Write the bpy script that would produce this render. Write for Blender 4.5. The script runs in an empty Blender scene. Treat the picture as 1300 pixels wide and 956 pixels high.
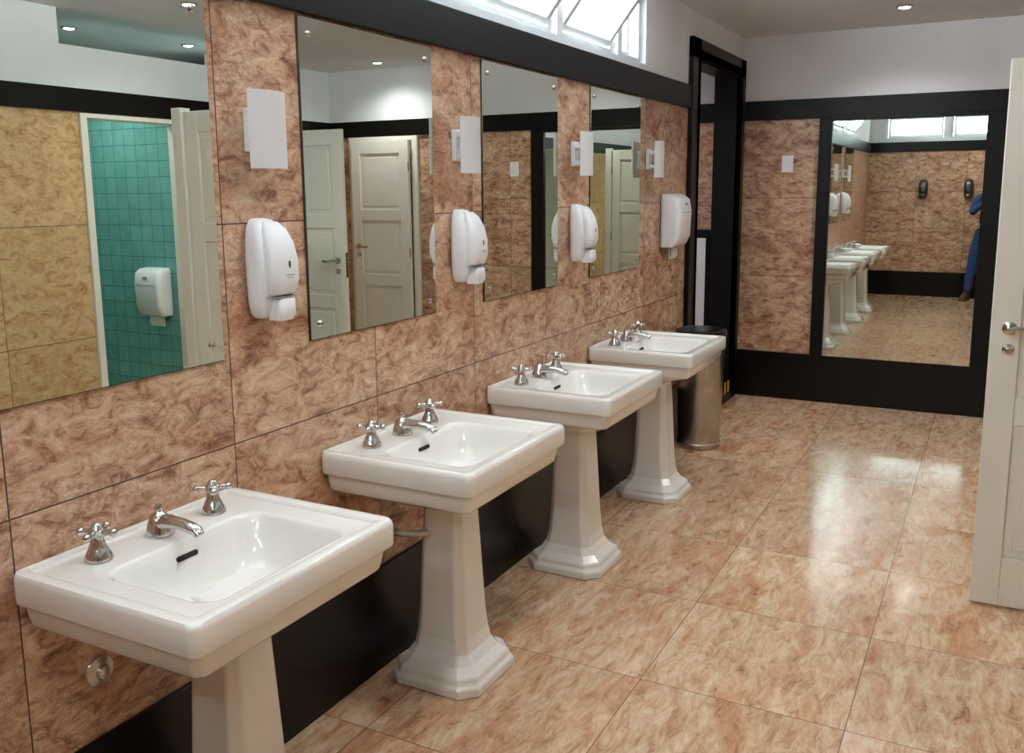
import bpy, bmesh, math, random
from mathutils import Vector, Matrix
random.seed(3)
scene = bpy.context.scene
scene.view_settings.view_transform = 'Standard'
COL = scene.collection

# ------------------------------------------------------------ materials
def lin(c):
    return tuple(((v/255.0)/12.92 if v/255.0 <= 0.04045 else (((v/255.0)+0.055)/1.055)**2.4) for v in c)

def mat(name, rgb, rough=0.5, metal=0.0, coat=0.0, emis=None, estr=0.0, noise=0.0, nscale=8.0, bump=0.0, spec=0.5):
    m = bpy.data.materials.new(name); m.use_nodes = True
    nt = m.node_tree; b = nt.nodes['Principled BSDF']
    c = lin(rgb)
    b.inputs['Base Color'].default_value = (*c, 1)
    b.inputs['Roughness'].default_value = rough
    b.inputs['Metallic'].default_value = metal
    b.inputs['Specular IOR Level'].default_value = spec
    b.inputs['Coat Weight'].default_value = coat
    b.inputs['Coat Roughness'].default_value = 0.05
    if emis:
        b.inputs['Emission Color'].default_value = (*lin(emis), 1)
        b.inputs['Emission Strength'].default_value = estr
    if noise > 0 or bump > 0:
        g = nt.nodes.new('ShaderNodeNewGeometry')
        n = nt.nodes.new('ShaderNodeTexNoise'); n.inputs['Scale'].default_value = nscale
        n.inputs['Detail'].default_value = 5
        nt.links.new(g.outputs['Position'], n.inputs['Vector'])
        if noise > 0:
            r = nt.nodes.new('ShaderNodeValToRGB')
            r.color_ramp.elements[0].position = 0.3; r.color_ramp.elements[1].position = 0.7
            r.color_ramp.elements[0].color = (*[v*(1-noise) for v in c], 1)
            r.color_ramp.elements[1].color = (*[min(1, v*(1+noise*0.5)) for v in c], 1)
            nt.links.new(n.outputs['Fac'], r.inputs['Fac'])
            nt.links.new(r.outputs['Color'], b.inputs['Base Color'])
        if bump > 0:
            bp = nt.nodes.new('ShaderNodeBump'); bp.inputs['Strength'].default_value = bump
            bp.inputs['Distance'].default_value = 0.004
            nt.links.new(n.outputs['Fac'], bp.inputs['Height'])
            nt.links.new(bp.outputs['Normal'], b.inputs['Normal'])
    return m

def marble(name, au, av, su, sv, ou, ov, cols, rough=0.3, scale=7.0, stretch=(1, 1, 1), grout=(70, 48, 40),
           gw=0.0018, veins=0.8, patch=None, bump=0.15, rg=0.78):
    m = bpy.data.materials.new(name); m.use_nodes = True
    nt = m.node_tree; N = nt.nodes; L = nt.links; b = N['Principled BSDF']
    def M(op, a, c=None, d=None):
        n = N.new('ShaderNodeMath'); n.operation = op
        for i, x in enumerate((a, c, d)):
            if x is None: continue
            if isinstance(x, (int, float)): n.inputs[i].default_value = x
            else: L.new(x, n.inputs[i])
        return n.outputs[0]
    g = N.new('ShaderNodeNewGeometry'); s = N.new('ShaderNodeSeparateXYZ')
    L.new(g.outputs['Position'], s.inputs[0])
    u = M('DIVIDE', M('SUBTRACT', s.outputs[au], ou), su)
    v = M('DIVIDE', M('SUBTRACT', s.outputs[av], ov), sv)
    fu = M('FLOOR', u); fv = M('FLOOR', v)
    cu = M('SUBTRACT', u, fu); cv = M('SUBTRACT', v, fv)
    du = M('MULTIPLY', M('MINIMUM', cu, M('SUBTRACT', 1.0, cu)), su)
    dv = M('MULTIPLY', M('MINIMUM', cv, M('SUBTRACT', 1.0, cv)), sv)
    gm = M('LESS_THAN', M('MINIMUM', du, dv), gw)
    cell = N.new('ShaderNodeCombineXYZ'); L.new(fu, cell.inputs[0]); L.new(fv, cell.inputs[1])
    wn = N.new('ShaderNodeTexWhiteNoise'); wn.noise_dimensions = '3D'; L.new(cell.outputs[0], wn.inputs['Vector'])
    sc = N.new('ShaderNodeVectorMath'); sc.operation = 'MULTIPLY'; L.new(g.outputs['Position'], sc.inputs[0]); sc.inputs[1].default_value = stretch
    of = N.new('ShaderNodeVectorMath'); of.operation = 'SCALE'; L.new(wn.outputs['Color'], of.inputs[0]); of.inputs['Scale'].default_value = 23.0
    co = N.new('ShaderNodeVectorMath'); co.operation = 'ADD'; L.new(sc.outputs[0], co.inputs[0]); L.new(of.outputs[0], co.inputs[1])
    def noise(scale, detail, rg, dist):
        n = N.new('ShaderNodeTexNoise'); L.new(co.outputs[0], n.inputs['Vector'])
        n.inputs['Scale'].default_value = scale; n.inputs['Detail'].default_value = detail
        n.inputs['Roughness'].default_value = rg; n.inputs['Distortion'].default_value = dist
        return n.outputs['Fac']
    nA = noise(scale, 10, rg, 0.7)
    ramp = N.new('ShaderNodeValToRGB'); els = ramp.color_ramp.elements
    pos = [0.34, 0.42, 0.49, 0.57, 0.67]
    els[0].position = pos[0]; els[0].color = (*lin(cols[0]), 1)
    els[1].position = pos[4]; els[1].color = (*lin(cols[4]), 1)
    for i in (1, 2, 3):
        e = els.new(pos[i]); e.color = (*lin(cols[i]), 1)
    L.new(nA, ramp.inputs['Fac'])
    nB = noise(scale*1.1, 6, 0.7, 1.8)
    vein = M('ABSOLUTE', M('SUBTRACT', nB, 0.5))
    vm = N.new('ShaderNodeMapRange'); L.new(vein, vm.inputs['Value'])
    vm.inputs['From Min'].default_value = 0.0; vm.inputs['From Max'].default_value = 0.028
    vm.inputs['To Min'].default_value = veins; vm.inputs['To Max'].default_value = 0.0
    nC = noise(scale*0.3, 4, 0.6, 0.8)
    cm = N.new('ShaderNodeMapRange'); L.new(nC, cm.inputs['Value'])
    cm.inputs['From Min'].default_value = 0.42; cm.inputs['From Max'].default_value = 0.58
    mx = N.new('ShaderNodeMix'); mx.data_type = 'RGBA'
    L.new(M('MULTIPLY', vm.outputs[0], cm.outputs[0]), mx.inputs['Factor'])
    L.new(ramp.outputs['Color'], mx.inputs['A']); mx.inputs['B'].default_value = (*lin(cols[0]), 1)
    out = mx.outputs['Result']
    if patch:
        nD = noise(scale*0.22, 5, 0.65, 1.2)
        pm = N.new('ShaderNodeMapRange'); L.new(nD, pm.inputs['Value'])
        pm.inputs['From Min'].default_value = 0.48; pm.inputs['From Max'].default_value = 0.64
        pm.inputs['To Max'].default_value = 0.7
        m3 = N.new('ShaderNodeMix'); m3.data_type = 'RGBA'; m3.blend_type = 'MULTIPLY'
        L.new(pm.outputs[0], m3.inputs['Factor']); L.new(out, m3.inputs['A']); m3.inputs['B'].default_value = (*lin(patch), 1)
        out = m3.outputs['Result']
    br = N.new('ShaderNodeMapRange'); L.new(wn.outputs['Value'], br.inputs['Value'])
    br.inputs['To Min'].default_value = 0.90; br.inputs['To Max'].default_value = 1.05
    sc2 = N.new('ShaderNodeVectorMath'); sc2.operation = 'SCALE'; L.new(out, sc2.inputs[0]); L.new(br.outputs[0], sc2.inputs['Scale'])
    m2 = N.new('ShaderNodeMix'); m2.data_type = 'RGBA'; L.new(gm, m2.inputs['Factor'])
    L.new(sc2.outputs[0], m2.inputs['A']); m2.inputs['B'].default_value = (*lin(grout), 1)
    L.new(m2.outputs['Result'], b.inputs['Base Color'])
    b.inputs['Roughness'].default_value = rough
    bp = N.new('ShaderNodeBump'); bp.inputs['Strength'].default_value = bump; bp.inputs['Distance'].default_value = 0.003
    L.new(M('SUBTRACT', nA, gm), bp.inputs['Height']); L.new(bp.outputs['Normal'], b.inputs['Normal'])
    return m

WALLC = [(110, 68, 50), (162, 118, 92), (200, 161, 131), (215, 183, 154), (230, 209, 184)]
FLOORC = [(152, 104, 76), (188, 148, 114), (206, 173, 139), (216, 187, 156), (228, 207, 180)]
YELC = [(150, 104, 68), (188, 148, 102), (208, 174, 126), (216, 186, 142), (226, 202, 164)]
m_wallL = marble('marble_left', 1, 2, 0.615, 0.562, 1.066, 0.345, WALLC, 0.28, 20.0, (1, .62, 1.2), patch=(208, 166, 148))
m_wallF = marble('marble_far', 0, 2, 0.64, 0.562, 0.0, 0.345, WALLC, 0.28, 20.0, (.62, 1, 1.2), patch=(192, 150, 132))
m_wallR = marble('marble_right', 1, 2, 0.685, 0.685, 0.40, -.012, YELC, 0.3, 16.0, (1, .75, 1.3))
m_floor = marble('marble_floor', 0, 1, 0.62, 0.62, 0.17, 2.58, FLOORC, 0.14, 15.0, (1.8, .55, 1), patch=(230, 192, 172), bump=0.02, gw=.0014, grout=(105, 76, 60), veins=.5)
TQ = [(105, 166, 158), (110, 171, 163), (116, 176, 168), (122, 181, 173), (130, 188, 180)]
m_turqY = marble('turquoise_tile_y', 0, 2, 0.11, 0.11, 0.0, 0.0, TQ, 0.15, 5, veins=0, grout=(60, 110, 106), bump=.1)
m_turqX = marble('turquoise_tile_x', 1, 2, 0.11, 0.11, 0.0, 0.0, TQ, 0.15, 5, veins=0, grout=(60, 110, 106), bump=.1)
m_white = mat('plaster_white', (234, 235, 238), 0.7, noise=0.05, nscale=3, bump=0.1)
m_ceil = mat('ceiling_paint', (216, 219, 223), 0.8, noise=0.05, nscale=2)
m_black = mat('black_granite', (8, 6, 6), 0.3, noise=0.3, nscale=30, spec=.3)
m_blackw = mat('black_lacquer', (9, 7, 6), 0.4, noise=0.3, nscale=20, spec=.25)
m_cer = mat('ceramic', (236, 233, 226), 0.12, coat=0.5, noise=0.03, nscale=6)
m_chrome = mat('chrome', (200, 198, 195), 0.13, 1.0, noise=0.1, nscale=40)
m_steel = mat('brushed_steel', (190, 184, 176), 0.25, 1.0, noise=0.2, nscale=15)
m_dsteel = mat('dark_steel', (90, 88, 88), 0.3, 0.9, noise=0.2, nscale=15)
m_plast = mat('white_plastic', (238, 238, 241), 0.3, coat=0.2, noise=0.02, nscale=20)
m_grey = mat('grey_plastic', (165, 165, 168), 0.4, noise=0.05)
m_green = mat('green_logo', (50, 95, 78), 0.4, noise=0.1)
m_dark = mat('dark_hole', (18, 15, 14), 0.6, noise=0.1)
m_mirror = mat('mirror_silver', (226, 231, 222), 0.0, 1.0)
m_medge = mat('mirror_edge', (70, 78, 72), 0.2, 0.3, noise=0.2)
m_door = mat('door_paint', (230, 226, 216), 0.35, noise=0.04, nscale=4)
m_win = mat('window_paint', (228, 231, 233), 0.4, noise=0.04, nscale=10)
m_rub = mat('black_bag', (16, 16, 18), 0.4, noise=0.3, nscale=30, bump=.4)
m_yel = mat('yellow_tape', (220, 180, 30), 0.5, noise=0.1)
m_jeans = mat('blue_denim', (38, 66, 120), 0.9, noise=0.25, nscale=60, bump=.2)
m_shirt = mat('navy_shirt', (38, 60, 105), 0.9, noise=0.15, nscale=40)
m_skin = mat('skin', (205, 155, 128), 0.5, noise=0.06, nscale=12)
m_hair = mat('hair', (45, 32, 25), 0.6, noise=0.4, nscale=80)
m_shoe = mat('brown_leather', (95, 48, 28), 0.4, noise=0.2, nscale=25)
m_eye = mat('eye_white', (235, 232, 228), 0.2, noise=0.02)
m_lip = mat('lip', (165, 92, 84), 0.5, noise=0.05)
m_lamp = mat('lamp_glow', (255, 255, 255), 0.5, emis=(215, 232, 255), estr=40)
m_brass = mat('pipe_metal', (205, 200, 192), 0.3, 0.9, noise=0.2, nscale=20)

def glassy(name, rgb, trans, tl=.6):
    m = bpy.data.materials.new(name); m.use_nodes = True
    nt = m.node_tree; N = nt.nodes; L = nt.links
    for n in list(N):
        if n.type == 'BSDF_PRINCIPLED': N.remove(n)
    out = [n for n in N if n.type == 'OUTPUT_MATERIAL'][0]
    c = (*lin(rgb), 1)
    g = N.new('ShaderNodeNewGeometry'); vo = N.new('ShaderNodeTexNoise'); vo.inputs['Scale'].default_value = 60
    L.new(g.outputs['Position'], vo.inputs['Vector'])
    bp = N.new('ShaderNodeBump'); bp.inputs['Strength'].default_value = .3; L.new(vo.outputs['Fac'], bp.inputs['Height'])
    d = N.new('ShaderNodeBsdfDiffuse'); d.inputs[0].default_value = c
    t = N.new('ShaderNodeBsdfTranslucent'); t.inputs[0].default_value = c
    tr = N.new('ShaderNodeBsdfTransparent'); tr.inputs[0].default_value = (.95, .97, .96, 1)
    gl = N.new('ShaderNodeBsdfGlossy'); gl.inputs['Roughness'].default_value = .15
    L.new(bp.outputs['Normal'], gl.inputs['Normal'])
    a = N.new('ShaderNodeMixShader'); a.inputs[0].default_value = tl; L.new(d.outputs[0], a.inputs[1]); L.new(t.outputs[0], a.inputs[2])
    b = N.new('ShaderNodeMixShader'); b.inputs[0].default_value = trans; L.new(a.outputs[0], b.inputs[1]); L.new(tr.outputs[0], b.inputs[2])
    e = N.new('ShaderNodeMixShader'); e.inputs[0].default_value = .06; L.new(b.outputs[0], e.inputs[1]); L.new(gl.outputs[0], e.inputs[2])
    L.new(e.outputs[0], out.inputs['Surface'])
    return m
m_wglass = glassy('obscured_glass', (165, 178, 178), 0.22)
m_frost = glassy('frosted_glass', (246, 247, 249), 0.12, .3)

# ------------------------------------------------------------ mesh helpers
def finish(name, bm, mats, parent=None, smooth=False, angle=35, bevel=0, loc=None, link=True):
    bmesh.ops.recalc_face_normals(bm, faces=bm.faces[:])
    me = bpy.data.meshes.new(name); bm.to_mesh(me); bm.free()
    for m in (mats if isinstance(mats, (list, tuple)) else [mats]): me.materials.append(m)
    if smooth:
        for p in me.polygons: p.use_smooth = True
        me.set_sharp_from_angle(angle=math.radians(angle))
    o = bpy.data.objects.new(name, me); COL.objects.link(o)
    if bevel:
        md = o.modifiers.new('bevel', 'BEVEL'); md.width = bevel; md.segments = 2; md.limit_method = 'ANGLE'
    if loc: o.location = loc
    if parent: o.parent = parent
    return o

def addbox(bm, a, b, mi=0, M=None):
    x0, y0, z0 = a; x1, y1, z1 = b
    vs = [bm.verts.new(p) for p in [(x0,y0,z0),(x1,y0,z0),(x1,y1,z0),(x0,y1,z0),(x0,y0,z1),(x1,y0,z1),(x1,y1,z1),(x0,y1,z1)]]
    if M is not None:
        for v in vs: v.co = M @ v.co
    for f in [(0,3,2,1),(4,5,6,7),(0,1,5,4),(1,2,6,5),(2,3,7,6),(3,0,4,7)]:
        fc = bm.faces.new([vs[i] for i in f]); fc.material_index = mi
    return vs

def boxes(name, lst, mats, parent=None, bevel=0, loc=None):
    bm = bmesh.new()
    for it in lst:
        addbox(bm, it[0], it[1], it[2] if len(it) > 2 else 0)
    return finish(name, bm, mats, parent, bevel=bevel, loc=loc)

def rrect(x0, x1, y0, y1, r, z, n=6):
    pts = []
    for cx, cy, a0 in [(x1-r, y1-r, 0), (x0+r, y1-r, 90), (x0+r, y0+r, 180), (x1-r, y0+r, 270)]:
        for i in range(n+1):
            a = math.radians(a0 + 90*i/n)
            pts.append((cx+r*math.cos(a), cy+r*math.sin(a), z))
    return pts

def loft(bm, loops, cap0=True, cap1=True, mi=0, M=None):
    rows = []
    for lp in loops:
        rows.append([bm.verts.new(M @ Vector(p) if M is not None else p) for p in lp])
    n = len(rows[0])
    for a, b in zip(rows[:-1], rows[1:]):
        for i in range(n):
            f = bm.faces.new((a[i], a[(i+1) % n], b[(i+1) % n], b[i])); f.material_index = mi
    if cap0: bm.faces.new(rows[0][::-1]).material_index = mi
    if cap1: bm.faces.new(rows[-1]).material_index = mi
    return rows

def lathe(bm, prof, c=(0, 0, 0), n=24, mi=0, M=None):
    loops = []
    for r, z in prof:
        r = max(r, 0.0004)
        loops.append([(c[0]+r*math.cos(2*math.pi*i/n), c[1]+r*math.sin(2*math.pi*i/n), c[2]+z) for i in range(n)])
    loft(bm, loops, True, True, mi, M)

def tube(bm, pts, rad, n=12, mi=0, M=None, sq=1.0):
    pts = [Vector(p) for p in pts]
    if not isinstance(rad, (list, tuple)): rad = [rad]*len(pts)
    loops = []; ref = Vector((0, 0, 1))
    for i, p in enumerate(pts):
        t = (pts[min(i+1, len(pts)-1)] - pts[max(i-1, 0)]).normalized()
        rf = ref if abs(t.dot(ref)) < .95 else Vector((0, 1, 0))
        s = t.cross(rf).normalized(); u = s.cross(t).normalized()
        loops.append([tuple(p + rad[i]*(math.cos(2*math.pi*k/n)*s + sq*math.sin(2*math.pi*k/n)*u)) for k in range(n)])
    loft(bm, loops, True, True, mi, M)

def ball(bm, c, r, mi=0, sc=(1, 1, 1), M=None, u=14, v=10):
    mt = Matrix.Translation(c) @ Matrix.Diagonal((*sc, 1))
    if M is not None: mt = M @ mt
    res = bmesh.ops.create_uvsphere(bm, u_segments=u, v_segments=v, radius=r, matrix=mt)
    for vv in res['verts']:
        for f in vv.link_faces: f.material_index = mi

def empty(name, loc=(0, 0, 0), rz=0):
    e = bpy.data.objects.new(name, None); e.empty_display_size = .1
    COL.objects.link(e); e.location = loc; e.rotation_euler = (0, 0, rz); return e

def copies(src_children, name, loc, rz=0):
    e = empty(name, loc, rz)
    for c in src_children:
        o = bpy.data.objects.new(c.name.split('.')[0], c.data); COL.objects.link(o)
        for md in c.modifiers:
            if md.type == 'BEVEL':
                k = o.modifiers.new('bevel', 'BEVEL'); k.width = md.width; k.segments = md.segments; k.limit_method = 'ANGLE'
        o.parent = e; o.location = c.location; o.rotation_euler = c.rotation_euler
    return e

# ------------------------------------------------------------ room shell
YB = -0.62; YF = 6.8; XR = 3.18; XE = 4.9; ZC = 2.6; T0 = 2.02; T1 = 2.155; BB = 0.345
YW = 5.42          # stall front ends here, room widens to XW
XW = 3.78
boxes('floor', [((-1.6, YB-.15, -.12), (XE+.1, YF+.15, 0))], m_floor)
boxes('ceiling', [((-1.6, YB-.15, ZC), (XE+.1, YF+.15, ZC+.1))], m_ceil)
WZ0, WZ1 = 2.19, 2.53
wins = [(0.70, 1.62), (1.70, 2.62), (2.70, 3.64), (3.70, 4.34), (4.40, 4.74)]
wl = [((-.15, YB, 0), (0, 5.6, 2.10), 0), ((-.15, YB, 2.10), (0, 5.6, WZ0), 1), ((-.15, YB, WZ1), (0, YF, ZC), 1)]
ys = [YB] + [v for w in wins for v in w] + [5.6]
for i in range(0, len(ys), 2):
    wl.append(((-.15, ys[i], WZ0), (0, ys[i+1], WZ1), 1))
wl.append(((-.15, 5.6, 2.38), (0, YF, WZ1), 1))
wl.append(((-.15, 6.7, 0), (0, YF, 2.38), 0))
boxes('wall_left', wl, [m_wallL, m_white])
boxes('wall_far', [((-1.6, YF, 0), (XE+.1, YF+.15, 2.10), 0), ((-1.6, YF, 2.10), (XE+.1, YF+.15, ZC), 1)], [m_wallF, m_white])
bw = [(.2, .98), (1.04, 1.82)]
bk = [((-.15, YB-.15, 0), (XE+.1, YB, 2.10), 0), ((-.15, YB-.15, 2.10), (XE+.1, YB, WZ0), 1), ((-.15, YB-.15, WZ1), (XE+.1, YB, ZC), 1),
      ((-.15, YB-.15, WZ0), (.2, YB, WZ1), 1), ((.98, YB-.15, WZ0), (1.04, YB, WZ1), 1), ((1.82, YB-.15, WZ0), (XE+.1, YB, WZ1), 1)]
boxes('wall_back', bk, [m_wallF, m_white])
boxes('wall_stall_rear', [((XE, YB, 0), (XE+.1, YF, ZC), 0)], [m_white])
boxes('wall_passage', [((-1.6, 5.0, 0), (-1.5, YF, ZC), 0), ((-1.5, 5.0, 0), (-.15, 5.1, ZC), 0)], [m_white])
OP = [(3.76, 4.47), (4.57, 5.27)]
DH = 1.99; PT = 2.40
wr = []
ed = [YB] + [v for o in OP for v in o] + [YW]
for i in range(0, len(ed), 2):
    wr.append(((XR, ed[i], 0), (XR+.1, ed[i+1], DH), 0))
wr.append(((XR, YB, DH), (XR+.1, YW, 2.10), 0))
wr.append(((XR, YB, 2.10), (XR+.1, YW, PT), 1))
wr.append(((XR, YB, PT), (XR+.1, 3.63, ZC), 1))
boxes('wall_right', wr, [m_wallR, m_white])
boxes('wall_right_return', [((XR+.1, YW-.1, 0), (XW+.1, YW, 2.1), 0), ((XR+.1, YW-.1, 2.1), (XW+.1, YW, PT), 1), ((XW, YW, 0), (XW+.1, YF, 2.1), 0), ((XW, YW, 2.1), (XW+.1, YF, ZC), 1)], [m_wallR, m_white])
TQH = 2.05
boxes('wall_stall_1', [((XR+.1, 4.49, 0), (4.2, 4.55, TQH), 0), ((XR+.1, 3.64, 0), (4.2, 3.70, TQH), 0), ((XR+.1, 5.28, 0), (4.2, 5.31, TQH), 0)], [m_turqY])
boxes('wall_stall_2', [((4.2, 3.64, 0), (4.26, 5.31, TQH), 0)], [m_turqX])

boxes('baseboard_left', [((0, YB, 0), (.014, 5.5, BB))], m_black, bevel=.002)
boxes('baseboard_far', [((.0, YF-.016, 0), (2.78, YF, BB))], m_black, bevel=.002)
boxes('baseboard_back', [((.014, YB, 0), (XR, YB+.014, BB))], m_black, bevel=.002)
boxes('trim_1', [((0, YB, T0), (.022, 5.5, T1))], m_blackw, bevel=.003)
boxes('trim_2', [((0.0, YF-.022, T0), (XW, YF, T1)), ((-1.5, YF-.022, T0), (-.15, YF, T1))], m_blackw, bevel=.003)
boxes('trim_3', [((.022, YB, T0), (XR, YB+.022, T1))], m_blackw, bevel=.003)
boxes('trim_4', [((XR-.022, YB+.022, T0), (XR, YW, T1)), ((XR-.022, YW, T0), (XW, YW+.022, T1)), ((XW-.022, YW+.022, T0), (XW, YF-.022, T1))], m_blackw, bevel=.003)
boxes('trim_5', [((-.15, 5.60, .0), (.03, 5.66, 2.38)), ((0.0, 5.50, 0), (.03, 5.66, 2.44)),
                 ((-.16, 6.64, 0), (.03, 6.70, 2.38)), ((0.0, 6.64, 0), (.03, 6.78, 2.44)),
                 ((-.15, 5.60, 2.32), (.03, 6.70, 2.38)), ((0, 5.50, 2.32), (.03, 6.78, 2.44)),
                 ], m_blackw, bevel=.003)
st = [((-.14, 5.66, 0), (.03, 6.64, .16), 0)]
for k in range(7):
    st.append(((.03, 5.98+k*.09, .07), (.032, 6.02+k*.09, .15), 1))
boxes('door_step', st, [m_black, m_yel])
boxes('passage_cabinet', [((-1.2, YF-.13, .45), (-.17, YF-.03, 1.24), 0), ((-1.15, YF-.142, .50), (-.70, YF-.13, 1.18), 1), ((-.66, YF-.142, .50), (-.2, YF-.13, 1.18), 1),
                          ((-1.2, YF-.13, 0), (-.17, YF-.03, .45), 0)], [m_blackw, m_win], bevel=.003)

fm = empty('framed_wall_mirror', (0, YF, 0))
boxes('frame', [((.555, -.04, BB), (.64, 0, 2.02)), ((1.595, -.04, BB), (1.71, 0, 2.02)), ((.64, -.04, 1.995), (1.595, 0, 2.02))], m_blackw, fm, bevel=.003)
boxes('glass', [((.64, -.02, BB), (1.595, -.002, 1.995))], m_mirror, fm)

MZ0, MZ1 = 1.131, 2.014
mspans = [(.995, 1.656), (1.985, 2.642), (2.979, 3.630), (3.99, 4.655)]
for (a, b) in mspans:
    e = empty('bathroom_mirror', (0, (a+b)/2, (MZ0+MZ1)/2)); w = (b-a)/2; h = (MZ1-MZ0)/2
    boxes('backing', [((.0005, -w, -h), (.006, w, h))], m_medge, e)
    boxes('glass', [((.006, -w+.002, -h+.002), (.0085, w-.002, h-.002))], m_mirror, e)
    bm = bmesh.new()
    for sy in (-1, 1):
        for sz in (-1, 1):
            M = Matrix.Translation((.0085, sy*(w-.04), sz*(h-.045))) @ Matrix.Rotation(math.radians(90), 4, 'Y')
            lathe(bm, [(.009, 0), (.009, .003), (.006, .006), (0, .007)], n=16, M=M)
    finish('screws', bm, m_chrome, e, True)

# ------------------------------------------------------------ windows
def hopper(name, a, b, wall='L', tilt=38):
    e = empty(name)
    if wall == 'L': e.location = (0, 0, 0)
    else:
        e.location = (0, YB, 0); e.rotation_euler = (0, 0, math.radians(90))
        a, b = -b, -a
    t = .03
    boxes('frame', [((-.13, a, WZ0), (-.03, b, WZ0+t)), ((-.13, a, WZ1-t), (-.03, b, WZ1)),
                    ((-.13, a, WZ0+t), (-.03, a+t, WZ1-t)), ((-.13, b-t, WZ0+t), (-.03, b, WZ1-t))], m_win, e, bevel=.002)
    L = WZ1-WZ0-.05
    y0, y1 = a+.035, b-.035; s = .032
    if tilt is None: M = Matrix.Translation((-.08, 0, WZ0+t)); L -= .01
    else: M = Matrix.Translation((-.035, 0, WZ0+t+.005)) @ Matrix.Rotation(math.radians(tilt), 4, 'Y')
    bm = bmesh.new()
    th = .026
    addbox(bm, (-th, y0, 0), (0, y1, s), M=M); addbox(bm, (-th, y0, L-s), (0, y1, L), M=M)
    addbox(bm, (-th, y0, s), (0, y0+s, L-s), M=M); addbox(bm, (-th, y1-s, s), (0, y1, L-s), M=M)
    if y1-y0 > .7 and wall == 'L':
        ym = (y0+y1)/2; addbox(bm, (-th, ym-.010, s), (0, ym+.010, L-s), M=M)
    finish('sash', bm, m_win, e, bevel=.002)
    bm = bmesh.new(); addbox(bm, (-th*.6, y0+s, s), (-th*.4, y1-s, L-s), M=M)
    finish('pane', bm, m_wglass, e)
    if tilt:
        bm = bmesh.new()
        tip = M @ Vector((-.01, y1-.01, L*.75))
        tube(bm, [(-.05, y1+.008, WZ0+.2), tuple(tip)], .004, 8); finish('stay', bm, m_dsteel, e)
    return e
for i, (a, b) in enumerate(wins):
    hopper('window_%d' % (i+1), a, b, 'L', None if i == 4 else 38)
for i, (a, b) in enumerate(bw):
    hopper('window_%d' % (i+6), a, b, 'B', None)

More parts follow.
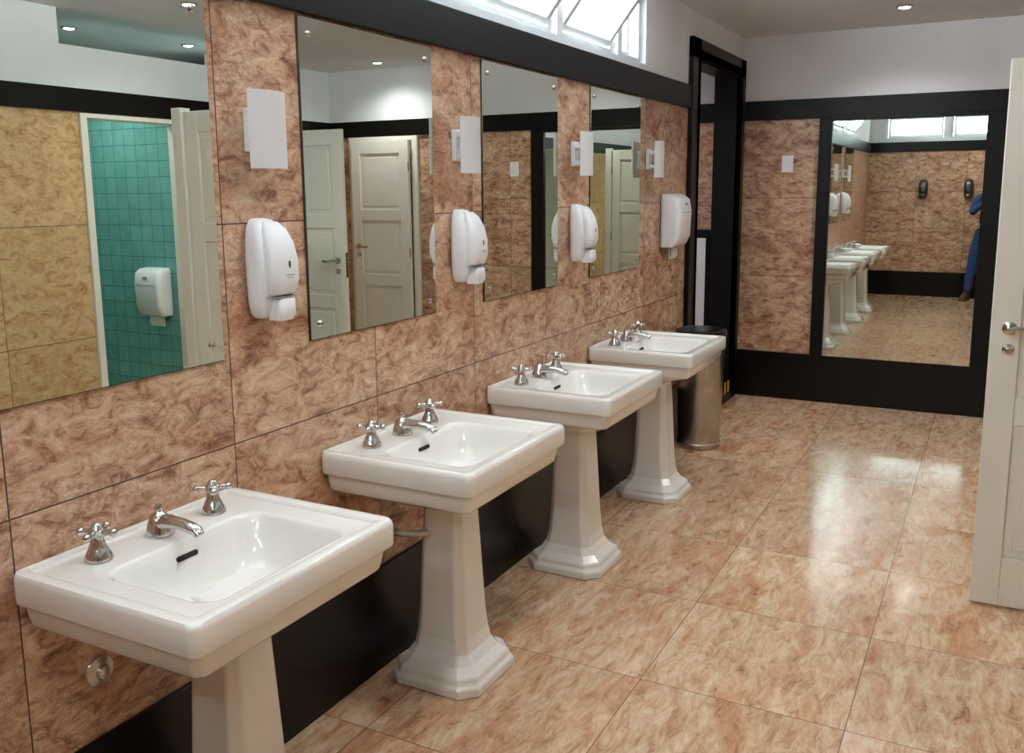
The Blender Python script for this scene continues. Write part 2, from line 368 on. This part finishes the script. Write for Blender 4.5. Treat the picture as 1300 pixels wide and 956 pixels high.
# ------------------------------------------------------------ pedestal sinks
W2 = .306; DP = .515; RZ = .802
def sink_parts(e):
    bm = bmesh.new()
    def lp(i, r, z): return rrect(.0+max(i*.35, .002), DP-i, -W2+i, W2-i, r, z, 7)
    loops = [rrect(.13, .35, -.12, .12, .06, .61, 7), rrect(.08, .42, -.20, .20, .07, .650, 7), rrect(.03, .47, -.26, .26, .04, .672, 7),
             lp(.036, .024, .679), lp(.030, .024, .681), lp(.024, .024, .688), lp(.019, .024, .712), lp(.017, .024, .728), lp(.015, .024, .733), lp(.006, .024, .735), lp(.002, .024, .738),
             lp(.0, .024, .743), lp(.0, .024, .788), lp(.002, .024, .796), lp(.006, .023, .801), lp(.011, .021, RZ), lp(.028, .016, RZ), lp(.032, .015, RZ-.002), lp(.037, .015, RZ-.010)]
    bi = dict(x0=.150, x1=DP-.060, y=.213)
    def bl(i, r, z, k=1.0): return rrect(bi['x0']+i*k, bi['x1']-i, -bi['y']+i, bi['y']-i, r, z, 7)
    loops += [bl(-.006, .050, RZ-.0105), bl(0, .050, RZ-.012), bl(.005, .050, RZ-.018), bl(.011, .052, RZ-.032), bl(.019, .056, RZ-.06), bl(.028, .060, RZ-.085), bl(.040, .064, RZ-.108),
              bl(.058, .064, RZ-.125), bl(.082, .055, RZ-.135), bl(.108, .036, RZ-.140), bl(.125, .024, RZ-.142)]
    loft(bm, loops)
    finish('basin', bm, m_cer, e, True, 38)
    bm = bmesh.new(); cx = .222; cy = .06
    def sq(h, c, z): return [(p[0], p[1]+cy, p[2]) for p in rrect(cx-h, cx+h, -h, h, c, z, 1)]
    loft(bm, [sq(.163, .05, 0), sq(.163, .05, .030), sq(.153, .048, .040), sq(.149, .046, .058), sq(.120, .036, .080), sq(.102, .03, .108), sq(.094, .028, .15),
              sq(.088, .027, .22), sq(.071, .022, .57), sq(.075, .023, .63), sq(.088, .028, .655), sq(.095, .03, .683)])
    finish('pedestal', bm, m_cer, e, bevel=.006)
    bm = bmesh.new(); dz = RZ-.010
    for sy in (-.16, .16):
        c = (.085, sy, dz)
        lathe(bm, [(.029, 0), (.029, .005), (.026, .014), (.020, .026), (.0155, .036), (.0130, .046), (.0130, .052), (.017, .056), (.017, .066), (.011, .073), (.009, .078), (.004, .081)], c, 20)
        a0 = random.uniform(0, 90)
        for k in range(4):
            a = math.radians(a0+k*90); d = Vector((math.cos(a), math.sin(a), 0)); p = Vector(c)+Vector((0, 0, .061))
            tube(bm, [p+d*.01, p+d*.022, p+d*.034], [.0075, .0055, .007], 10)
            ball(bm, p+d*.036, .0088, u=10, v=8)
    c = (.085, 0, dz)
    lathe(bm, [(.032, 0), (.032, .005), (.029, .016), (.024, .032), (.020, .044), (.013, .05), (.008, .054), (.0095, .062), (.006, .07), (0, .072)], c, 20)
    tube(bm, [(.085, 0, dz+.024), (.11, 0, dz+.034), (.15, 0, dz+.036), (.18, 0, dz+.033), (.200, 0, dz+.028), (.208, 0, dz+.018)],
         [.022, .020, .0160, .0145, .0135, .0125], 14, sq=.85)
    lathe(bm, [(.026, 0), (.026, .003), (.019, .004), (.016, .001)], ((bi['x0']+bi['x1'])/2, 0, RZ-.142), 20)
    finish('taps', bm, m_chrome, e, True, 40)
    bm = bmesh.new()
    Ms = Matrix.Translation((.1655, 0, RZ-.046)) @ Matrix.Rotation(math.radians(74), 4, 'Y')
    loft(bm, [rrect(-.006, .006, -.03, .03, .0055, -.001, 5), rrect(-.006, .006, -.03, .03, .0055, .0014, 5)], M=Ms)
    lathe(bm, [(.015, .001), (.015, .0035)], ((bi['x0']+bi['x1'])/2, 0, RZ-.142), 16)
    finish('overflow', bm, m_dark, e)
def valve_parts(e, sy, z, full=True):
    bm = bmesh.new()
    M = Matrix.Translation((.0005, sy, z)) @ Matrix.Rotation(math.radians(90), 4, 'Y')
    if full:
        lathe(bm, [(.036, 0), (.034, .004), (.016, .010), (.014, .03), (.014, .05), (.022, .051), (.022, .085), (.013, .087), (.013, .1)], M=M, n=18)
        tube(bm, [(.09, sy, z), (.13, sy, z), (.16, sy*.85, z+.0), (.20, sy*.5, z)], .011, 10)
    else:
        lathe(bm, [(.036, 0), (.034, .004), (.018, .010), (.014, .018), (.006, .02)], M=M, n=18)
    finish('supply_valve', bm, m_brass, e, True)
SC = [1.355, 2.305, 3.285, 4.28]
first = empty('pedestal_sink', (.001, SC[0], 0)); sink_parts(first); bpy.context.view_layer.update()
ch = list(first.children)
sinks = [first]+[copies(ch, 'pedestal_sink', (.001, y, 0)) for y in SC[1:]]
for s_ in sinks:
    if s_ is first: valve_parts(s_, -.12, .50, False)
    else:
        valve_parts(s_, -.085, .50)
        bm = bmesh.new()
        M = Matrix.Translation((.0005, -.21, .655)) @ Matrix.Rotation(math.radians(90), 4, 'Y')
        lathe(bm, [(.012, 0), (.012, .03), (.008, .031), (.008, .05)], M=M, n=12); finish('bracket_bolt', bm, m_brass, s_, True)

# ------------------------------------------------------------ soap dispensers
def soap_parts(e, mb=None, scl=1):
    mb = mb or m_plast
    def R(d, w, z, x0=0): return rrect(x0, d, -w, w, min(w, (d-x0)/2)*.75, z, 6)
    bm = bmesh.new()
    loft(bm, [R(.045, .030, 0), R(.062, .045, .010), R(.072, .055, .035), R(.080, .060, .09), R(.080, .060, .15), R(.070, .056, .20), R(.055, .047, .235), R(.035, .030, .252), R(.022, .015, .256)])
    finish('back_shell', bm, mb, e, True, 60)
    bm = bmesh.new()
    def F(d, w, z): return rrect(.04, d, -w, w, min(w, (d-.04)/2)*.8, z, 6)
    loft(bm, [F(.085, .034, .058), F(.100, .044, .066), F(.111, .050, .10), F(.110, .050, .15), F(.098, .046, .195), F(.078, .038, .228), F(.058, .024, .247)])
    finish('cover', bm, mb, e, True, 60)
    bm = bmesh.new()
    loft(bm, [rrect(.05, .095, -.026, .026, .01, -.004, 4), rrect(.05, .104, -.030, .030, .012, .012, 4), rrect(.05, .102, -.030, .030, .012, .050, 4), rrect(.05, .09, -.026, .026, .01, .058, 4)])
    finish('push_lever', bm, mb, e, True, 60)
    bm = bmesh.new()
    ball(bm, (.1090, 0, .140), .007, 1, (.4, .8, 1.6)); addbox(bm, (.1085, -.014, .112), (.1116, .014, .1145), 0); addbox(bm, (.1085, -.010, .106), (.1114, .010, .108), 0)
    addbox(bm, (.060, -.0485, .0565), (.1, .0485, .0580), 0)
    finish('logo', bm, [m_grey, m_green], e)
d0 = empty('soap_dispenser', (.001, 1.795, 1.225)); soap_parts(d0); bpy.context.view_layer.update(); ch = list(d0.children)
for y in (2.795, 3.81): copies(ch, 'soap_dispenser', (.001, y, 1.225))
d1 = empty('steel_soap_dispenser', (.74, YB+.001, 1.38), math.radians(90)); soap_parts(d1, m_dsteel); bpy.context.view_layer.update(); ch = list(d1.children)
copies(ch, 'steel_soap_dispenser', (1.31, YB+.001, 1.38), math.radians(90))

def sconce(y):
    e = empty('wall_sconce', (.001, y, 1.70))
    boxes('wall_plate', [((0, -.030, -.052), (.020, .022, .055))], m_plast, e, bevel=.003)
    boxes('arm', [((.020, -.028, -.045), (.066, -.008, -.028)), ((.020, -.028, .028), (.066, -.008, .045))], m_plast, e, bevel=.002)
    bm = bmesh.new(); n = 12; inner = []; outer = []
    for i in range(n+1):
        a = math.radians(-40+80*i/n)
        outer.append((.104*math.cos(a)-.01, .104*math.sin(a)-.016)); inner.append((.100*math.cos(a)-.01, .100*math.sin(a)-.016))
    ring = outer+inner[::-1]
    loft(bm, [[(x, yy, -.095) for x, yy in ring], [(x, yy, .095) for x, yy in ring]])
    finish('glass_shade', bm, m_frost, e, True, 30)
    bm = bmesh.new(); lathe(bm, [(.012, -.05), (.012, .04), (.006, .046)], (.062, -.008, 0), 12); finish('bulb', bm, m_plast, e, True)
for y in (1.80, 2.80, 3.81, 4.79): sconce(y)

def towel(name, loc, rz=0, w=.115, mb=None, k=1.0):
    mb = mb or m_plast
    e = empty(name, loc, rz)
    bm = bmesh.new()
    loft(bm, [rrect(0, .085, -w+.01, w-.01, .02, 0, 5), rrect(0, .10, -w+.004, w-.004, .025, .02, 5), rrect(0, .118, -w, w, .03, .06, 5),
              rrect(0, .125, -w, w, .03, .20, 5), rrect(0, .112, -w, w, .03, .27, 5), rrect(0, .085, -w+.006, w-.006, .03, .293, 5), rrect(0, .05, -w+.02, w-.02, .02, .30, 5)])
    finish('case', bm, mb, e, True, 60)
    bm = bmesh.new()
    addbox(bm, (.124, -w+.03, .195), (.1265, w-.03, .198)); addbox(bm, (.122, -.02, .235), (.1245, .02, .25)); addbox(bm, (.02, -.08, -.004), (.075, .08, .002))
    finish('seams', bm, m_grey, e)
    boxes('paper', [((.04, -.06, -.07), (.045, .06, .01)), ((.052, -.05, -.055), (.056, .055, .01))], mb, e)
    e.scale = (k, k, k)
    return e
towel('paper_towel_dispenser', (.001, 5.12, 1.215))
towel('paper_towel_dispenser', (3.47, 4.489, .70), math.radians(-90), k=1.1)

def plate(x, z):
    e = empty('light_switch', (x, YF, z))
    boxes('plate', [((-.04, -.008, -.06), (.04, 0, .06))], m_plast, e, bevel=.003)
    boxes('rocker', [((-.012, -.013, -.022), (.012, -.008, .022))], m_plast, e, bevel=.002)
plate(.34, 1.71); plate(1.88, 1.71)

e = empty('trash_bin', (.175, 5.30, 0))
bm = bmesh.new()
lathe(bm, [(.118, 0), (.13, .004), (.13, .03), (.125, .035), (.142, .66), (.147, .664), (.147, .69), (.142, .695), (.132, .69), (.13, .60)], n=40)
finish('body', bm, m_steel, e, True, 40)
bm = bmesh.new(); lathe(bm, [(.128, .60), (.131, .68), (.149, .699), (.152, .69), (.150, .675), (.148, .67), (.152, .70), (.150, .712), (.13, .718), (.11, .69), (.10, .62)], n=40)
finish('bin_bag', bm, m_rub, e, True, 40)

# ------------------------------------------------------------ doors
def panel_door(name, hinge, ang, w, h=1.975, post=False):
    e = empty(name, hinge, math.radians(ang))
    t = .036; s = .095
    L = [((0, -t/2, .012), (s, t/2, h)), ((w-s, -t/2, .012), (w, t/2, h))]
    rails = [(.012, .20), (.70, .80), (1.28, 1.38), (h-.11, h)]
    for a, b in rails: L.append(((s, -t/2, a), (w-s, t/2, b)))
    L.append(((s, -t/2+.012, .2), (w-s, t/2-.012, h-.11)))
    for (a, b) in ((.2, .7), (.8, 1.28), (1.38, h-.11)):
        L.append(((s+.03, -t/2+.006, a+.03), (w-s-.03, t/2-.006, b-.03)))
    boxes('leaf', L, m_door, e, bevel=.004)
    if post: boxes('jamb_post', [((-.075, -.035, 0), (-.005, .035, h+.02)), ((-.10, -.06, 0), (.0, .06, .012))], m_door, e, bevel=.003)
    bm = bmesh.new(); hx = w-.060; hz = 1.05
    for sd in (-1, 1):
        M = Matrix.Translation((hx, sd*t/2, hz)) @ Matrix.Rotation(math.radians(-90*sd), 4, 'X')
        lathe(bm, [(.024, 0), (.024, .005), (.012, .008), (.010, .03), (.010, .045), (.004, .048)], M=M, n=18)
        M = Matrix.Translation((hx, sd*t/2, hz-.075)) @ Matrix.Rotation(math.radians(-90*sd), 4, 'X')
        lathe(bm, [(.020, 0), (.020, .004), (.012, .007), (.008, .02), (.004, .022)], M=M, n=18)
        yy = sd*(t/2+.04)
        tube(bm, [(hx, yy, hz), (hx-.03, yy, hz+.004), (hx-.07, yy, hz-.006), (hx-.11, yy*.95, hz-.004), (hx-.118, yy*.85, hz)], [.010, .009, .0085, .009, .008], 10)
    addbox(bm, (w-.0005, -.011, hz-.12), (w+.0015, .011, hz+.06))
    for z in (.25, 1.0, 1.75):
        tube(bm, [(-.004, -t/2-.004, z-.04), (-.004, -t/2-.004, z+.04)], .006, 8)
    finish('hardware', bm, m_chrome, e, True)
    return e
panel_door('door_1', (2.24, 3.665, 0), 180, .538, post=True)
panel_door('door_2', (XR-.026, 4.445, 0), 180, .70)
panel_door('door_3', (XR-.026, 5.245, 0), 179, .715)
DX = 2.88
panel_door('door_4', (DX, YF-.065, 0), 0, .615)
cs = []
for (a, b) in OP:
    cs += [((XR-.02, a-.045, 0), (XR, a, DH+.025)), ((XR-.02, b, 0), (XR, b+.045, DH+.025)), ((XR-.02, a, DH), (XR, b, DH+.025)),
           ((XR, a, 0), (XR+.1, a+.004, DH)), ((XR, b-.004, 0), (XR+.1, b, DH)), ((XR, a, DH-.004), (XR+.1, b, DH))]
cs += [((DX-.06, YF-.03, 0), (DX-.003, YF, DH+.025)), ((DX+.618, YF-.03, 0), (DX+.675, YF, DH+.025)), ((DX-.003, YF-.03, DH-.01), (DX+.618, YF, DH+.025))]
boxes('trim_6', cs, m_door)

# ------------------------------------------------------------ ceiling spots
spots = [(1.12, 6.1), (1.12, 4.0), (1.12, 1.9), (1.12, .2), (2.46, 3.94), (3.6, 5.0), (2.98, 6.45), (3.7, 4.1), (-.8, 6.0)]  # last entry: unseen lamp, added to brighten the dim passage past the doorway
for (x, y) in spots:
    e = empty('ceiling_spotlight', (x, y, ZC))
    bm = bmesh.new(); lathe(bm, [(.036, 0), (.052, -.001), (.052, -.006), (.042, -.010), (.036, -.004)], n=24); finish('ring', bm, m_chrome, e, True)
    bm = bmesh.new(); lathe(bm, [(.034, -.003), (.032, -.010), (.016, -.014)], n=20); finish('bulb', bm, m_lamp, e, True)
    l = bpy.data.lights.new('lamp', 'SPOT'); l.energy = 42; l.spot_size = math.radians(150); l.spot_blend = .9; l.shadow_soft_size = .06; l.color = (.98, .985, 1.0)
    o = bpy.data.objects.new('lamp', l); COL.objects.link(o); o.parent = e; o.location = (0, 0, -.03)

def arealight(name, loc, rot, sx, sy, en, col):
    l = bpy.data.lights.new(name, 'AREA'); l.shape = 'RECTANGLE'; l.size = sx; l.size_y = sy; l.energy = en; l.color = col
    o = bpy.data.objects.new(name, l); COL.objects.link(o); o.location = loc; o.rotation_euler = rot
for i, (a, b) in enumerate(wins):
    arealight('daylight_left', (-.40, (a+b)/2, 2.38), (0, math.radians(-86), 0), .55, b-a, 250*(b-a), (.91, .955, 1))
for (a, b) in bw:
    arealight('daylight_back', ((a+b)/2, YB-.45, 2.40), (math.radians(84), 0, 0), b-a, .55, 180, (.91, .955, 1))
w = bpy.data.worlds.new('World'); scene.world = w; w.use_nodes = True
bg = w.node_tree.nodes['Background']; bg.inputs[0].default_value = (.93, .97, 1, 1); bg.inputs[1].default_value = 2.5

# ------------------------------------------------------------ photographer (seen in the far mirror)
PX, PY = 1.60, -.33
ph = empty('photographer', (0, 0, 0))
def skin(name, verts, edges, rads, m, sub=2):
    me = bpy.data.meshes.new(name); me.from_pydata(verts, edges, []); me.materials.append(m)
    o = bpy.data.objects.new(name, me); COL.objects.link(o); o.parent = ph
    o.modifiers.new('Skin', 'SKIN')
    sd = me.skin_vertices[0].data
    for i, r in enumerate(rads): sd[i].radius = r if isinstance(r, tuple) else (r, r)
    sd[0].use_root = True
    o.modifiers['Skin'].use_smooth_shade = True
    s = o.modifiers.new('Sub', 'SUBSURF'); s.levels = sub; s.render_levels = sub
    return o
skin('jeans', [(PX, PY, .93), (PX-.10, PY, .86), (PX-.17, PY+.02, .50), (PX-.215, PY, .10), (PX+.10, PY, .86), (PX+.15, PY+.02, .50), (PX+.18, PY, .10), (PX, PY, 1.02),
               (PX-.14, PY+.01, .68), (PX+.13, PY+.01, .68), (PX-.195, PY-.01, .34), (PX+.17, PY-.01, .34)],
     [(0, 1), (1, 8), (8, 2), (2, 10), (10, 3), (0, 4), (4, 9), (9, 5), (5, 11), (11, 6), (0, 7)],
     [(.15, .115), .098, .072, .056, .098, .072, .056, (.145, .10), .088, .088, .066, .066], m_jeans)
HX = 1.70
skin('shirt', [(PX, PY, .98), (PX, PY, 1.14), (PX+.02, PY+.01, 1.30), (PX+.04, PY+.02, 1.40), (PX+.06, PY+.04, 1.45),
               (PX-.15, PY+.02, 1.38), (PX-.225, PY+.14, 1.17), (HX-.10, -.12, 1.42), (PX+.24, PY+.02, 1.38), (PX+.32, PY+.12, 1.17), (HX+.12, -.12, 1.42)],
     [(0, 1), (1, 2), (2, 3), (3, 4), (3, 5), (5, 6), (6, 7), (3, 8), (8, 9), (9, 10)],
     [(.15, .11), (.14, .10), (.16, .11), (.12, .08), .055, .065, .048, .034, .065, .048, .034], m_shirt)
bm = bmesh.new(); hc = Vector((HX, -.235, 1.565))
ball(bm, hc, .1, 0, (.76, .95, 1.15), u=24, v=18)
ball(bm, hc+Vector((0, .02, -.055)), .065, 0, (.85, 1, .9), u=18, v=12)
tube(bm, [hc+Vector((-.02, -.02, -.06)), hc+Vector((-.03, -.05, -.14))], [.055, .058], 16)
tube(bm, [hc+Vector((0, .088, .015)), hc+Vector((0, .108, -.018)), hc+Vector((0, .095, -.028))], [.009, .014, .010], 10)
for sx in (-1, 1):
    ball(bm, hc+Vector((sx*.077, -.005, -.005)), .03, 0, (.3, .65, 1))
    ball(bm, hc+Vector((sx*.031, .082, .012)), .013, 1)
    ball(bm, hc+Vector((sx*.031, .0925, .012)), .0055, 2)
ball(bm, hc+Vector((0, .084, -.055)), .024, 3, (1, .35, .25))
finish('head', bm, [m_skin, m_eye, m_dark, m_lip], ph, True, 80)
bm = bmesh.new(); ball(bm, hc+Vector((0, -.018, .022)), .108, 0, (.78, .93, 1.08), u=24, v=18)
for v in list(bm.verts):
    l = v.co-hc
    if l.z < .035 and l.y > .0: v.co = hc+l*.86
    elif l.z < -.06: v.co = hc+l*.86
finish('hair', bm, m_hair, ph, True, 80)
def hand(sx):
    wr = Vector((HX+sx*.105, -.12, 1.425)); kn = Vector((HX+sx*.085, -.085, 1.50))
    bm = bmesh.new(); tube(bm, [wr-Vector((0, .0, .02)), wr+Vector((0, .012, .02)), wr.lerp(kn, .6), kn], [.026, .032, .040, .036], 14)
    finish('palm', bm, m_skin, ph, True, 80)
    for k, ln in enumerate((.040, .044, .041, .033)):
        b = kn+Vector((0, .012, .012-.020*k))
        skin('finger', [tuple(b), tuple(b+Vector((-sx*.012, .028, 0))), tuple(b+Vector((-sx*.036, .034, -.002))), tuple(b+Vector((-sx*(.036+ln*.4), .026, -.004)))],
             [(0, 1), (1, 2), (2, 3)], [.0095, .009, .0085, .0075], m_skin, 1)
    b = wr+Vector((-sx*.02, -.012, .045))
    skin('thumb', [tuple(b), tuple(b+Vector((-sx*.02, -.018, .02))), tuple(b+Vector((-sx*.045, -.016, .035)))], [(0, 1), (1, 2)], [.012, .011, .0095], m_skin, 1)
hand(-1); hand(1)
for x0, rz in ((PX-.225, 12), (PX+.19, -10)):
    M = Matrix.Translation((x0, PY, 0)) @ Matrix.Rotation(math.radians(rz), 4, 'Z')
    bm = bmesh.new()
    loft(bm, [rrect(-.045, .045, -.08, .20, .044, .0, 6), rrect(-.05, .05, -.085, .205, .048, .012, 6), rrect(-.049, .049, -.084, .20, .048, .03, 6),
              rrect(-.045, .045, -.082, .165, .044, .055, 6), rrect(-.042, .042, -.08, .08, .04, .085, 6), rrect(-.038, .038, -.07, .03, .036, .12, 6)], M=M)
    finish('shoe', bm, m_shoe, ph, True, 60)
bm = bmesh.new()
for a_, b_ in (((-.07, -.115, -.045), (.07, -.055, .045)), ((-.025, -.125, .04), (.025, -.06, .07))): addbox(bm, a_, b_)
M = Matrix.Translation((0, -.058, 0)) @ Matrix.Rotation(math.radians(-90), 4, 'X')
lathe(bm, [(.035, 0), (.035, .012), (.033, .02), (.033, .035), (.028, .036)], M=M, n=24)
finish('held_photo_camera', bm, m_rub, ph, bevel=.004, loc=(HX, 0, 1.51))

# ------------------------------------------------------------ camera
cd = bpy.data.cameras.new('Camera'); cam = bpy.data.objects.new('Camera', cd); COL.objects.link(cam)
cd.sensor_width = 36; cd.lens = 1160/1300*36; cd.shift_y = -45/1300; cd.clip_start = .02
R = Vector((.8844, .4667, -.00789)).normalized(); Z = Vector((.4615, -.8718, .1642)).normalized(); U = Z.cross(R).normalized(); R = U.cross(Z)
cam.matrix_world = Matrix(((R.x, U.x, Z.x, 1.7), (R.y, U.y, Z.y, 0), (R.z, U.z, Z.z, 1.55), (0, 0, 0, 1)))
scene.camera = cam
